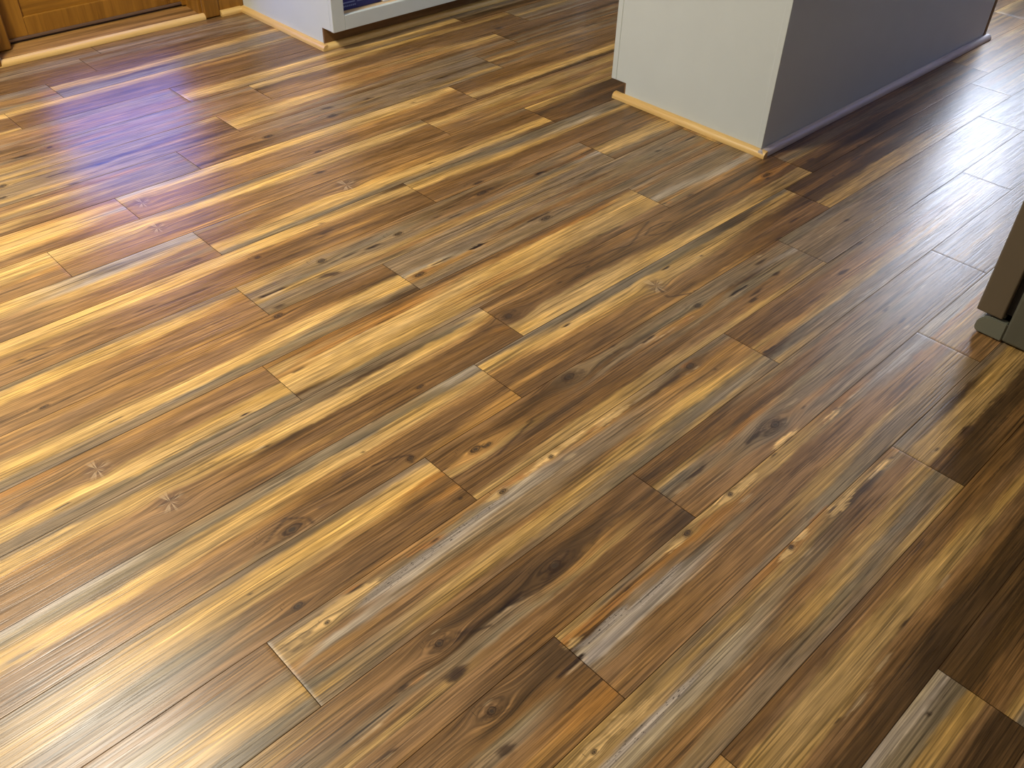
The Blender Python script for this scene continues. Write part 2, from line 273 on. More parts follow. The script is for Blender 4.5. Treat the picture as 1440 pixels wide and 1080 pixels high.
# wood tone across each plank, some glare and shade included, read at stations along it: row: {plank number: [(U, bands)]}
ST = {
  -14: {0: [(5.0, 'bggbBBgg')], 1: [(9.0, 'bggbBBgg')]},
  -13: {-1: [(5.0, 'ggbbBBBB')], 0: [(8.0, 'bggBBBBB'), (10.0, 'gbggBDBB'), (12.0, 'ggbgggBB')]},
  -12: {-1: [(4.0, 'ggbobgGg'), (6.0, 'gGgoobGy')], 0: [(6.5, 'BBYygGGG'), (8.0, 'BBbYyDGG'), (10.0, 'BBYyGGGG'), (12.0, 'BYyLGLGy')]},
  -11: {-1: [(3.0, 'YYbBBBby')], 0: [(6.0, 'YyBBBBbb'), (8.0, 'YybBBBbb'), (10.0, 'yboBBBBb'), (12.0, 'gBBBBBBb')], 1: [(14.0, 'gggBBBBy')]},
  -10: {-1: [(4.0, 'oobbgbDb'), (6.0, 'LLGbbbGg'), (8.0, 'GLLLGGGG')], 0: [(8.5, 'BBboYYyB'), (10.0, 'BBBBYYyg'), (12.0, 'BBBgYyGG'), (14.0, 'GDGGLYyg'), (16.0, 'GGGLYYBB')], 1: [(17.0, 'GggggDDB')]},
  -9: {-1: [(4.0, 'bGgbyygy'), (6.0, 'LGGLGLLL'), (8.0, 'LLGGLbgb'), (9.5, 'bgbBbbbo')], 0: [(10.0, 'YyDBBobb'), (12.0, 'yYbBBBoo'), (14.0, 'YBBBBBbo'), (16.0, 'GyBBBBBB')], 1: [(18.5, 'gLgyggBg')]},
  -8: {-1: [(4.0, 'gyggLgyg'), (6.0, 'gLgDLLgg'), (7.5, 'LgBBbBDb'), (8.2, 'ybBBBBDb')], 0: [(8.5, 'oooyYYYb'), (10.0, 'boYYYbgB'), (12.0, 'oOOoBBgB'), (14.0, 'yooBBgLg'), (16.0, 'BYyoBgGB')], 1: [(17.0, 'BBBDBLBg'), (21.0, 'BBBDBLBg')]},
  -7: {-1: [(2.0, 'GGGLGYYB'), (4.0, 'bbYLGyBB'), (6.0, 'LoLLLgLg'), (6.8, 'LLLGLLLg')], 0: [(7.0, 'bbBbbbDb'), (8.0, 'bbBbbDBb'), (10.0, 'gggGgGBg'), (12.0, 'gLggLggg'), (14.0, 'gLgDggyg')], 1: [(15.5, 'BgbyBbgb'), (20.0, 'bBgbLbBb')]},
  -6: {-1: [(2.0, 'YoYYYybb'), (4.0, 'oYYYYoBB'), (5.0, 'byoLooob')], 0: [(5.3, 'LYybbbbb'), (8.0, 'YYbbbbbb'), (10.0, 'YYyobBBb'), (12.0, 'YYYobbbb'), (13.0, 'YYobBbbb')], 1: [(14.0, 'BBBBoYYB'), (16.0, 'bbBBoYYD'), (20.0, 'BBBboYyD')]},
  -5: {-1: [(2.0, 'YYYyobbb')], 0: [(4.0, 'YYYybbbb'), (6.0, 'GYYbbbbo'), (8.0, 'gYYybbbb'), (10.0, 'YYybBBBb'), (11.4, 'gYbBBBBb')], 1: [(12.0, 'BoYyobbb'), (14.0, 'bYyyboyb'), (16.0, 'byybbyyb'), (19.0, 'byybbyyb')]},
  -4: {-1: [(2.0, 'YYybbbbb'), (4.0, 'LGLYybbb'), (5.4, 'LLYybgbb')], 0: [(6.0, 'gbbBbYYG'), (8.0, 'bbbbYYyG'), (10.0, 'BbbooYYg'), (12.0, 'bBBBbyYg'), (13.5, 'gBBBBYYB')], 1: [(14.0, 'YyBDBBBB'), (16.0, 'yDDDBDDD')]},
  -3: {-1: [(2.0, 'YYybobbb'), (4.0, 'YYYbbbBb'), (6.0, 'YYoBBBBo'), (8.0, 'yYoBBoBB'), (9.3, 'DYyBBBBB')], 0: [(10.0, 'GyYBBBBb'), (12.0, 'GGyYBBbb'), (14.0, 'GGLyBBBb'), (15.4, 'gGGyDBDB')]},
  -2: {-1: [(0.0, 'gyYYybbb'), (2.0, 'gYYbbbbb'), (4.0, 'gYYobbbo'), (5.1, 'goobbbbb')], 0: [(5.4, 'yyggyGgg'), (6.0, 'yggGyggg'), (8.0, 'bgGggybg'), (10.0, 'gDBbgbyg'), (12.0, 'bggBGygg'), (13.2, 'ggoBLggg')], 1: [(13.5, 'BBByYYgB'), (15.0, 'BBByyYgB')]},
  -1: {-1: [(0.0, 'obbbYYyGg'), (2.0, 'obbbyYYgg'), (4.0, 'oobbbYYGg'), (6.0, 'BBBoYYgGg'), (7.2, 'bBBDYYYgD')], 0: [(8.0, 'ggggLogg'), (10.0, 'gyggBggg'), (12.0, 'ggBgbBgg'), (14.0, 'ggGggbgb'), (15.0, 'ggbggbgb')]},
  0: {-1: [(-0.5, 'obbbyyYYgg'), (1.0, 'ObbbbyYygg'), (2.5, 'obbbbyYYGg'), (4.0, 'obbbbyYYGg')], 0: [(4.7, 'oyyoYYYyDg'), (5.5, 'OoOYYYyYyG'), (7.0, 'BOOYYYyyyg'), (8.5, 'BoYYyooyBB'), (10.0, 'BOYYYyyyBB'), (11.5, 'BOyYYyyybB'), (12.4, 'ByyYYyyybB')], 1: [(13.0, 'gbgggLLogb'), (14.5, 'bgggggLLob'), (16.0, 'bgggggLLob')], 2: [(22.0, 'BobyBoBbbo')]},
  1: {-1: [(1.0, 'gYYobbbbbb'), (2.5, 'gyYybbbbbb'), (4.0, 'GgYYyDBBoB'), (5.5, 'gDYYyBBBBB'), (7.0, 'gGYYoBBBBB'), (7.6, 'gYYoBBOBBB')], 0: [(8.5, 'BobBBByyYY'), (10.0, 'BBBBDByYYY'), (11.5, 'bBbBBBByYY'), (13.0, 'BBDBBBByyY'), (14.5, 'BDBBOBByyy')], 1: [(16.2, 'DBgGyBBDDD'), (18.0, 'BBggBBDDBB'), (22.0, 'BBggBbDBbb')], 2: [(25.0, 'oyboBBoybo')]},
  2: {-1: [(-0.5, 'LGYYybBBBb'), (1.0, 'LGgYYbbbbo'), (2.5, 'gGyYyobbbg'), (4.0, 'GGyYoBBBBB'), (5.5, 'gGYYoBBBBo'), (6.6, 'LGyyoBBBoo')], 0: [(7.0, 'gYYoBBBoBB'), (8.5, 'GgYYoBBBBB'), (10.0, 'GGYYyobBBo'), (11.5, 'GGyYybBBBo'), (13.0, 'DDyyBBBBBB'), (14.5, 'GyyBDDBBBB')], 1: [(15.0, 'DDBBDDDyyy'), (17.5, 'DDBDDDyyyy'), (20.5, 'BBggggbyyy'), (22.5, 'BBgggbbyyy')], 2: [(23.5, 'ggbbGGyygg')]},
  3: {-1: [(-1.0, 'gggyyybbbb'), (1.0, 'gyYYyGGggb'), (2.5, 'gyYyyBBbBb'), (4.0, 'gyYYoBBBBB'), (4.9, 'gYYOBBOBBB')], 0: [(5.5, 'bBBoyBBBBy'), (7.0, 'BDBBBDBByy'), (8.5, 'BgDgBBBByy'), (10.0, 'ggGobgBbby'), (11.5, 'gggDGGbbby'), (12.9, 'BggLgGgggy')], 1: [(14.5, 'GGgggLggLg'), (16.0, 'gGLgggLggg'), (18.0, 'ggLggLgggg'), (20.5, 'ggLggLgLgg')], 2: [(22.0, 'GLLgLLgLgg'), (24.0, 'GLLgLLgLgg')]},
  4: {-1: [(-3.0, 'bbbbgyYyGg'), (1.0, 'bbgGyYYyGG'), (2.0, 'bbbbgyYyGg')], 0: [(2.1, 'gyyyobgGyg'), (2.6, 'gYybLobggg'), (4.0, 'bgLLgbbyyb'), (5.5, 'oLLgggbyyg'), (7.0, 'yogggbyygG'), (8.5, 'gDoooYYGGy'), (9.8, 'gbooooygGg')], 1: [(10.3, 'BBBBByoDGy'), (11.5, 'bBBBBoyGgg'), (13.0, 'gbbbbyyGgL'), (14.5, 'gggbbyyGgL'), (16.0, 'gggbbyyLgL'), (18.0, 'ggLbbyyLgL')], 2: [(18.5, 'LgLggLLggL'), (22.0, 'LgLggLLggL')]},
  5: {-1: [(1.0, 'yybGgyybgg'), (2.5, 'bbbBgbybbb'), (4.0, 'BDBDgGBbBB'), (5.5, 'BBDDoyBBBB'), (6.6, 'BBBDBBBBDD')], 0: [(7.0, 'BDByGgbbbb'), (8.5, 'BBBDOgggbb'), (10.0, 'gBbBGggbgg'), (11.5, 'gbgggggbgg'), (13.0, 'ggggGggggg'), (14.5, 'ggggggLggg')], 1: [(15.0, 'gLggyLgggg'), (17.5, 'gLggLggygg'), (20.0, 'LLggLLgggg')]},
  6: {-1: [(1.0, 'bbbgGbbBbb'), (2.5, 'BbbbBgbbob'), (3.2, 'BbDbGgbbob'), (4.0, 'DDDBBBBOOB')], 0: [(4.5, 'yODLLgbbbb'), (5.5, 'gOgLLbbbbb'), (7.0, 'yObgbbbbbg'), (8.5, 'yyBBbbyyGG'), (10.0, 'Ogbbbbyggg'), (11.5, 'gLgobbyygg'), (12.3, 'gLgobgyygg')], 1: [(12.5, 'LLoyyybbbb'), (14.0, 'LLoyyybbbb')]},
  7: {0: [(3.0, 'yyyLLgbbbg'), (4.0, 'yyyLLgbbgg'), (5.5, 'gygLLgbbgg'), (7.0, 'OyggBbyyGg'), (8.5, 'yDBBbyyGgy'), (9.6, 'ogbbyyGggy')], 1: [(10.0, 'GgyyyBDDDD'), (11.5, 'gDyyyDDDBB'), (13.0, 'gyyyyDDDDD')]},
  8: {0: [(5.5, 'BbyyyybBDD'), (7.0, 'BbyyybBDDD'), (8.5, 'BBbyybBDDD'), (10.0, 'BBBbybBDDD'), (11.5, 'BBDBbyBDDD')], 1: [(14.0, 'BBDDyBDDBB')]},  # near right rows lettered darker, putting the dim light there into the colour
  9: {-1: [(5.5, 'LGGyybBDDD'), (6.9, 'LGGyybDDDD')], 0: [(7.1, 'DDDDBBbyGG'), (8.5, 'DDDDDBByyG'), (10.0, 'DDDDDDByyG')]},
}
FEATS = """eye -2 1.85 0.800 0.16 0.07;star 0 1.86 0.397 0.17 0.17;star 1 2.27 0.509 0.17 0.17;crack -1 2.42 0.678 0.22 0.02;crack 0 3.73 0.738 0.2 0.025;crack 1 2.90 0.263 0.3 0.02;crack 0 1.28 0.711 0.2 0.02;soft 0 0.93 0.387 0.25 0.07;eye 1 5.86 0.873 0.16 0.08;pale 1 3.56 0.435 0.16 0.05;dark 1 3.63 0.461 0.12 0.03;soft 2 4.07 0.575 0.3 0.09;soft 2 3.60 0.816 0.2 0.06;eye 2 3.10 0.873 0.34 0.17;eye 2 4.87 0.890 0.14 0.1;dot 2 4.51 0.388 0.05 0.03;eye 3 5.60 0.324 0.22 0.13;eye 3 5.77 0.371 0.16 0.08;crack 3 5.07 0.337 0.12 0.03;eye 3 4.89 0.840 0.07 0.05;eye 4 5.35 0.107 0.14 0.09;eye 4 6.23 0.084 0.1 0.08;eye 6 7.41 0.056 0.1 0.08;eye 6 6.51 0.080 0.14 0.09;eye 7 7.24 0.046 0.1 0.08;blond 4 5.23 0.108 0.3 0.05;blond 4 5.70 0.108 0.5 0.05;blond 4 6.17 0.059 0.35 0.06;blond 4 6.68 0.041 0.5 0.05;blond 4 7.26 0.095 0.45 0.06;blond 4 7.51 0.107 0.3 0.05;orange 4 5.61 0.074 0.35 0.06;orange 4 7.04 0.092 0.3 0.05;dark 4 7.22 0.155 0.16 0.018;orange 4 5.76 0.103 0.25 0.04;pale 4 8.05 0.120 0.35 0.05;pale 4 8.27 0.132 0.15 0.03;dark 4 8.45 0.168 0.2 0.03;blond 6 6.29 0.107 0.3 0.06;orange 6 6.76 0.088 0.4 0.06;blond 6 7.36 0.053 0.35 0.06;blond 6 7.75 0.066 0.4 0.05;blond 5 8.68 0.956 0.35 0.06;dark 6 8.41 0.029 0.15 0.02;blond 5 8.97 0.992 0.2 0.04;blond 6 9.64 0.126 0.4 0.04;orange 6 9.49 0.128 0.3 0.04;pale 6 10.27 0.112 0.3 0.04;soft 6 9.83 0.094 0.15 0.04;blond 7 7.12 0.054 0.25 0.06;blond 7 7.46 0.030 0.3 0.05;orange 6 7.91 0.992 0.4 0.05;blond 7 8.24 0.090 0.35 0.06;blond 7 8.52 0.073 0.3 0.05;dark 7 8.16 0.061 0.2 0.02;blond 7 9.35 0.106 0.3 0.04;dark 7 9.52 0.097 0.14 0.03;pale 7 9.05 0.104 0.3 0.04;pale 7 7.35 0.218 0.2 0.06;pale 4 6.40 0.248 0.2 0.08;pale 6 7.51 0.230 0.2 0.07;blond 4 2.96 0.125 0.45 0.07;blond 4 2.65 0.174 0.35 0.07;blond 4 3.19 0.141 0.4 0.05;blond 4 2.44 0.142 0.3 0.06;orange 4 3.11 0.046 0.2 0.05;dark 4 3.14 0.072 0.2 0.03;eye 4 2.66 0.222 0.08 0.06;ring 4 2.26 0.214 0.25 0.1;orange 4 4.21 0.146 0.35 0.06;dark 4 4.24 0.141 0.12 0.03;orange 4 3.97 0.112 0.3 0.05;pits 4 3.59 0.269 0.9 0.1;pits 4 4.48 0.217 0.9 0.1;pits 4 5.17 0.212 0.5 0.06;orange 6 4.38 0.113 0.15 0.06;blond 6 4.41 0.182 0.2 0.05;orange 6 4.74 0.142 0.4 0.06;dark 6 4.48 0.188 0.35 0.025;dark 6 5.36 0.131 0.14 0.03;orange 6 5.08 0.145 0.4 0.06;pits 6 4.81 0.277 0.8 0.1;pits 6 5.59 0.331 0.9 0.08;blond 7 4.06 0.139 0.35 0.08;blond 7 3.72 0.120 0.35 0.09;blond 7 4.33 0.184 0.4 0.06;eye 7 3.68 0.159 0.08 0.06;pits 7 4.21 0.330 0.9 0.1;pits 7 4.83 0.328 0.7 0.09;pale 7 10.03 0.423 0.13 0.05;dark 7 10.11 0.442 0.1 0.04;dark 7 10.78 0.543 0.3 0.1;soft 8 8.41 0.081 0.2 0.06;soft 7 10.78 0.543 0.4 0.1;eye 5 8.92 0.706 0.22 0.14;ring 5 8.85 0.698 0.34 0.16;dark 5 8.50 0.656 0.35 0.05;dark 5 9.52 0.776 0.1 0.03;pale 5 9.51 0.608 0.5 0.05;pale 3 0.20 0.413 0.2 0.05;soft 2 0.10 0.435 0.25 0.05;dot 3 2.27 0.347 0.05 0.03;dot 2 0.96 0.272 0.04 0.03;eye 3 2.55 0.833 0.15 0.1;ring 5 3.39 0.226 0.2 0.15;eye 5 3.37 0.235 0.14 0.12;dark 5 3.23 0.623 0.2 0.13;pale 5 3.43 0.103 0.1 0.03;dark 5 3.30 0.631 0.25 0.08;ring 6 3.27 0.172 0.2 0.15;eye 6 3.25 0.179 0.14 0.12;dark 6 3.08 0.573 0.2 0.13;pale 6 3.28 0.087 0.1 0.03;dark 5 3.66 0.330 0.4 0.05;crack 5 4.28 0.365 0.35 0.05;dark 5 4.37 0.390 0.2 0.05;dark 5 4.48 0.395 0.16 0.04;crack 6 4.24 0.362 0.4 0.05;dark 6 4.18 0.356 0.2 0.04;crack 5 2.30 0.475 0.7 0.025;pale 5 2.19 0.548 0.35 0.03;dark 5 2.23 0.830 0.25 0.06;pale 5 2.21 0.858 0.2 0.02;dark 5 2.77 0.391 0.12 0.05;pale 5 2.95 0.422 0.35 0.03;orange 5 2.91 0.417 0.2 0.03;eye 5 5.00 0.344 0.25 0.15;ring 5 5.05 0.358 0.35 0.15;pale 5 5.04 0.309 0.1 0.02;dark 5 6.53 0.364 0.18 0.035;dark 5 6.39 0.393 0.2 0.02;dark 5 7.44 0.535 0.25 0.05;dark 5 7.28 0.523 0.25 0.03;pale 5 6.98 0.418 0.3 0.03;pale 5 6.99 0.585 0.25 0.05;dark 5 5.75 0.346 0.12 0.02;dark 8 7.28 0.488 0.3 0.04;pale 8 6.59 0.573 0.35 0.06;pale 8 6.09 0.628 0.4 0.06;soft 9 8.01 0.075 0.4 0.06;dot 9 6.42 0.180 0.08 0.05;dark 8 5.69 0.588 0.1 0.03;pale 8 8.07 0.513 0.25 0.06;eye -1 10.53 0.738 0.3 0.13;dark -1 10.48 0.625 0.5 0.05;tri 1 11.94 0.318 0.13 0.04;tri 1 9.92 0.345 0.1 0.05;tri 1 9.22 0.353 0.1 0.05;tri 1 8.77 0.361 0.08 0.04;star 2 10.33 0.473 0.2 0.2;pale 2 11.57 0.394 0.16 0.06;dark 2 11.63 0.413 0.08 0.04;crack 2 10.88 0.253 0.18 0.035;crack 2 8.46 0.243 0.18 0.035;pale 3 12.36 0.091 0.14 0.06;dark 3 12.25 0.208 0.3 0.06;eye 3 10.39 0.282 0.16 0.12;orange 3 9.98 0.402 0.25 0.08;pale 3 10.05 0.416 0.16 0.03;crack 3 11.20 0.472 0.5 0.035;pale 3 11.04 0.517 0.4 0.02;dark 3 11.19 0.793 0.2 0.06;crack 3 9.12 0.321 0.35 0.04;pale 3 9.41 0.408 0.5 0.03;eye 3 7.58 0.126 0.25 0.17;ring 3 7.62 0.167 0.3 0.17;dark 3 8.59 0.076 0.1 0.04;dark 3 11.44 0.690 0.35 0.04;eye 4 9.07 0.145 0.2 0.14;pale 4 9.04 0.231 0.35 0.03;dot 4 9.27 0.440 0.06 0.05;dark 4 10.17 0.689 0.1 0.04;dark 4 8.62 0.173 0.3 0.04;orange 4 9.07 0.079 0.3 0.06;eye 1 7.95 0.482 0.17 0.14;ring 1 7.98 0.483 0.22 0.18;eye -2 6.70 0.250 0.17 0.15;pale -2 6.73 0.127 0.08 0.03;dark -2 6.52 0.668 0.22 0.1;dark -2 6.64 0.710 0.25 0.06;eye -2 8.20 0.410 0.2 0.12;pale -2 8.41 0.439 0.12 0.03;dark -2 8.39 0.485 0.08 0.04;crack -2 7.62 0.462 0.35 0.06;crack -2 7.00 0.397 0.6 0.03;pale -2 7.04 0.436 0.6 0.02;eye -1 5.32 0.101 0.2 0.12;crack -2 5.61 0.513 0.45 0.07;pale -2 5.46 0.558 0.5 0.03;dark -2 5.49 0.905 0.2 0.05;dark -3 7.27 0.528 0.3 0.06;dark -3 7.14 0.634 0.2 0.03;eye -3 5.97 0.452 0.12 0.1;dot -3 7.44 0.220 0.08 0.04;eye -1 7.66 0.654 0.25 0.12;blond -1 7.66 0.566 0.4 0.03;blond -1 8.03 0.578 0.4 0.05;orange -1 7.83 0.633 0.35 0.06;dark -1 8.27 0.579 0.4 0.03;crack -1 8.94 0.634 0.4 0.07;pale -1 8.73 0.598 0.5 0.03;eye -2 10.28 0.285 0.3 0.14;dark -2 10.44 0.273 0.3 0.08;dark -2 9.10 0.408 0.2 0.04;pale -1 9.95 0.093 0.5 0.02;dark -2 9.39 0.598 0.35 0.03;pale 0 6.11 0.325 0.4 0.04;pale 0 5.79 0.369 0.25 0.04;pale 0 5.43 0.419 0.3 0.02;dark 0 4.84 0.419 0.3 0.03;star -6 5.40 0.471 0.14 0.17;star -5 5.19 0.460 0.14 0.17;soft -4 5.12 0.848 0.3 0.1;dark -3 3.97 0.591 0.35 0.03;tri -3 2.44 0.610 0.15 0.05;tri -3 1.99 0.585 0.12 0.05;pale -6 4.24 0.621 0.5 0.05;pale -6 4.62 0.568 0.3 0.07;dark -2 4.70 0.244 0.2 0.03;eye -8 3.76 0.210 0.2 0.16;eye -8 3.61 0.652 0.15 0.1;crack -8 4.68 0.407 0.5 0.03;pale -8 4.83 0.427 0.8 0.025;dark -8 4.72 0.053 0.3 0.03;crack -9 4.47 0.236 0.3 0.05;eye -9 5.07 0.183 0.12 0.1;crack -8 4.28 0.952 0.3 0.03;pale -8 4.21 0.962 0.6 0.03;dark -8 4.80 0.971 0.2 0.04;dark -8 5.55 0.543 0.5 0.05;eye -7 10.18 0.598 0.25 0.15;dark -7 10.34 0.190 0.25 0.1;dark -7 11.31 0.360 0.2 0.05;dark -7 9.23 0.488 0.35 0.05;eye -7 8.60 0.581 0.25 0.15;pale -7 10.17 0.688 0.08 0.03;dark -7 13.38 0.496 0.4 0.05;dark -7 12.38 0.367 0.6 0.04;dark -5 8.50 0.588 0.2 0.1;eye -6 8.98 0.820 0.2 0.1;star -4 8.58 0.346 0.2 0.2;dark -4 10.38 0.705 0.15 0.04;eye -3 10.52 0.926 0.25 0.1;dot -6 11.92 0.193 0.1 0.05;dark 2 13.85 0.798 0.3 0.07;dark 2 13.12 0.987 0.2 0.05;dark 1 16.28 0.667 0.35 0.08;dark 1 17.64 0.983 0.3 0.08;dark 2 17.09 0.248 0.6 0.05;tri 2 16.02 0.346 0.1 0.06;eye 1 15.03 0.443 0.3 0.12;dark 1 14.95 0.531 0.2 0.05;pale 0 14.98 0.538 0.5 0.04;orange 0 15.19 0.596 0.3 0.05;orange 0 12.68 0.857 0.15 0.08;dark 0 12.60 0.830 0.1 0.05;pale 0 14.50 0.658 0.6 0.04;dark 3 14.62 0.450 0.15 0.04;dark 3 12.13 0.601 0.25 0.07;dark 4 13.01 0.327 0.3 0.07;dark 4 14.10 0.041 0.15 0.05;pale 3 14.04 0.436 0.5 0.03;dark 5 12.56 0.358 0.25 0.05;pale 5 13.67 0.459 0.25 0.04;dark 5 12.45 0.698 0.25 0.05;pale 5 12.37 0.825 0.15 0.04;dark 0 13.20 0.953 0.3 0.05;dark -6 16.89 0.280 0.25 0.06;orange 6 11.82 0.286 0.3 0.06;dark 4 10.33 0.711 0.25 0.04;dark -1 14.23 0.332 0.2 0.09;pale -1 14.01 0.822 0.08 0.04;crack -1 15.19 0.414 0.3 0.05;soft -3 15.04 0.869 0.5 0.1;crack -2 11.71 0.429 0.3 0.04;orange -2 12.77 0.492 0.3 0.05;pale -2 14.89 0.695 0.3 0.03;dark -9 16.69 0.875 0.3 0.1;soft -8 16.96 0.806 0.6 0.1;crack -7 18.80 0.268 0.5 0.05"""
LINES = [(1, [(10.61, 0.264), (10.96, 0.362), (11.23, 0.282), (11.47, 0.174), (11.64, 0.12), (11.84, 0.066)]), (1, [(11.43, 0.328), (11.71, 0.221), (11.98, 0.253), (12.18, 0.333)]), (1, [(11.48, 0.37), (11.62, 0.464), (11.84, 0.495), (12.09, 0.455)]), (1, [(9.62, 0.136), (10.08, 0.249), (10.61, 0.264)]), (-3, [(2.61, 0.65), (2.78, 0.62), (2.96, 0.621), (3.17, 0.714), (3.35, 0.731)]), (-3, [(1.95, 0.505), (2.26, 0.494), (2.45, 0.594)]), (-3, [(1.95, 0.652), (2.24, 0.659), (2.4, 0.646)]), (2, [(2.75, 0.845), (3.13, 0.676), (3.32, 0.828), (3.34, 0.95)]), (2, [(4.44, 0.674), (4.69, 0.725), (4.9, 0.828), (4.85, 0.959)]), (3, [(3.44, -0.5), (3.95, -0.033)]), (2, [(10.74, 1.067), (10.23, 0.82), (10.3, 0.536)]), (2, [(11.57, 1.248), (11.04, 1.058), (10.66, 0.989)]), (3, [(5.74, 0.6), (6.06, 0.532), (6.56, 0.426)]), (5, [(4.27, 0.401), (4.64, 0.479), (5.27, 0.312)]), (5, [(3.92, 0.445), (3.69, 0.356), (3.58, 0.253)])]

def hash2(ix, iy, s):
    h = (ix.astype(np.int64)*374761393 + iy.astype(np.int64)*668265263 + s*1442695041) & 0x7fffffff
    h = ((h ^ (h >> 13))*1274126177) & 0x7fffffff
    return ((h ^ (h >> 16)) & 0xffff)/65535.0
def vnoise(x, y, s):
    ix = np.floor(x); iy = np.floor(y); fx = x-ix; fy = y-iy; fx = fx*fx*(3-2*fx); fy = fy*fy*(3-2*fy)
    ix = ix.astype(np.int64); iy = iy.astype(np.int64)
    a = hash2(ix, iy, s); b_ = hash2(ix+1, iy, s); c = hash2(ix, iy+1, s); d = hash2(ix+1, iy+1, s)
    return (a*(1-fx)+b_*fx)*(1-fy) + (c*(1-fx)+d*fx)*fy - 0.5

def bands(st, v):
    n = len(st); cols = np.array([PAL[ch] for ch in st]); t = np.clip(v*n-0.5, 0, n-1.0001); i = t.astype(int); f = t-i
    f = np.clip((f-0.5)*1.5+0.5, 0, 1); f = f*f*(3-2*f)
    return cols[i]*(1-f)[..., None] + cols[np.minimum(i+1, n-1)]*f[..., None]

def paint(row, k, stations, U, v):
    """wood tone for points of one plank; U absolute along, v 0..1 across"""
    seed = (row*31+k*7+1000)
    vw = v + 0.050*vnoise(U*0.45, v*1.5, seed) + 0.028*vnoise(U*1.7, v*5, seed+1) + 0.034*vnoise(U*5.0, v*26, seed+2) + 0.022*vnoise(U*14.0, v*34, seed+4)
    for (t, U0, w0, a, b_) in FR.get(row, ()):          # bend the grain round knots
        if t in ('eye', 'star', 'ring'):
            du = (U-U0)/(a*1.6); dv = v-w0
            vw = vw - 0.55*b_*np.tanh(dv/(b_*0.6))*np.exp(-du*du-(dv/(b_*1.3))**2)
    us = [s[0] for s in stations]; cs = [bands(s[1], vw) for s in stations]
    Uj = U + 0.5*vnoise(U*0.8, v*14, seed+3)
    if len(us) == 1: c = cs[0]
    else:
        c = np.where((Uj <= us[0])[..., None], cs[0], cs[-1])
        for i in range(len(us)-1):
            f = np.clip((Uj-us[i])/(us[i+1]-us[i]), 0, 1); f = f*f*(3-2*f)
            seg = (Uj > us[i]) & (Uj <= us[i+1])
            c = np.where(seg[..., None], cs[i]*(1-f)[..., None]+cs[i+1]*f[..., None], c)
    c = c*(1 + 0.22*vnoise(U*1.1, v*9, seed+5) + 0.26*vnoise(U*2.5, v*30, seed+6) + 0.22*vnoise(U*7, v*34, seed+7))[..., None]
    c = c*(1 + np.array([.05, 0., -.22])*(vnoise(U*0.9, v*7, seed+8)*1.6)[..., None])
    pits = np.zeros_like(U)
    sh = {'crack': ((.020, .010, .006), 1.0, 1.0), 'dark': ((.050, .028, .015), .85, 1.3), 'dot': ((.03, .016, .008), .9, 1.2), 'soft': ((.085, .050, .028), .65, 1.6),
          'pale': ((.52, .38, .21), .60, 1.6), 'blond': ((.64, .42, .17), .95, 1.0), 'orange': ((.34, .155, .045), .75, 1.4), 'tri': ((.045, .024, .012), .9, 1.0)}
    for (t, U0, w0, a, b_) in FR.get(row, ()):
        if t == 'pale': b_ = b_*0.7
        if t == 'blond': b_ = b_*1.5
        du = (U-U0)/(a*0.5)*0.5; dv = (v-w0)/(b_*0.5)*0.5
        if t in sh:
            cc, am, sf = sh[t]
            n = 0.55*vnoise(U*9, v*34, seed+9) + 0.35*vnoise(U*3, v*16, seed+10) + (0.5*vnoise(U*22, v*60, seed+13) if t in ('pale', 'blond') else 0)
            if t == 'tri': d = np.abs(dv)*1.2 + np.abs(du)*0.8 + np.where(du > 0, 0.3, 0)*np.abs(dv)
            else: d = np.sqrt(du*du + dv*dv)
            mk = np.clip((0.62 + n*(0.8 if a > .1 else .3) - d)/(0.18*sf), 0, 1)*am
            c = c*(1-mk)[..., None] + np.array(cc)*mk[..., None]
            if t == 'crack':
                d2 = np.sqrt(du*du + ((v-w0-b_*0.9)/b_)**2); mk = np.clip((0.5-d2)/0.2, 0, 1)*0.5
                c = c*(1-mk)[..., None] + np.array((.45, .33, .20))*mk[..., None]
        elif t == 'ring':
            d = np.sqrt(du*du+dv*dv) + 0.15*vnoise(U*6, v*20, seed+11)
            for r0 in (0.38, 0.55, 0.75):
                mk = np.exp(-((d-r0)/0.05)**2)*0.6; c = c*(1-mk)[..., None] + np.array((.05, .027, .013))*mk[..., None]
        elif t == 'pits':
            d = np.sqrt(du*du+dv*dv); mk = np.clip((0.62+0.5*vnoise(U*3, v*20, seed+12)-d)/0.2, 0, 1); pits = np.maximum(pits, mk)
            c = c*(1-mk*.8)[..., None] + np.array((.40, .34, .28))*(mk*.8)[..., None]
    for (rw, pts) in LINES:
        if rw != row: continue
        best = np.full_like(U, 9.0)
        for (p, q) in zip(pts[:-1], pts[1:]):
            ex, ey = q[0]-p[0], q[1]-p[1]; t = np.clip(((U-p[0])*ex+(v-p[1])*ey)/(ex*ex+ey*ey), 0, 1)
            best = np.minimum(best, np.hypot(U-p[0]-t*ex, v-p[1]-t*ey))
        mk = np.clip((0.022-best)/0.012, 0, 1)*0.75; c = c*(1-mk)[..., None] + np.array((.045, .024, .012))*mk[..., None]
    return np.clip(c, 0.004, 0.9), pits

FR = {}
for s_ in FEATS.split(';'):
    t_, r_, u_, v_, a_, b_ = s_.split(); FR.setdefault(int(r_), []).append((t_, float(u_), float(v_), float(a_), float(b_)))

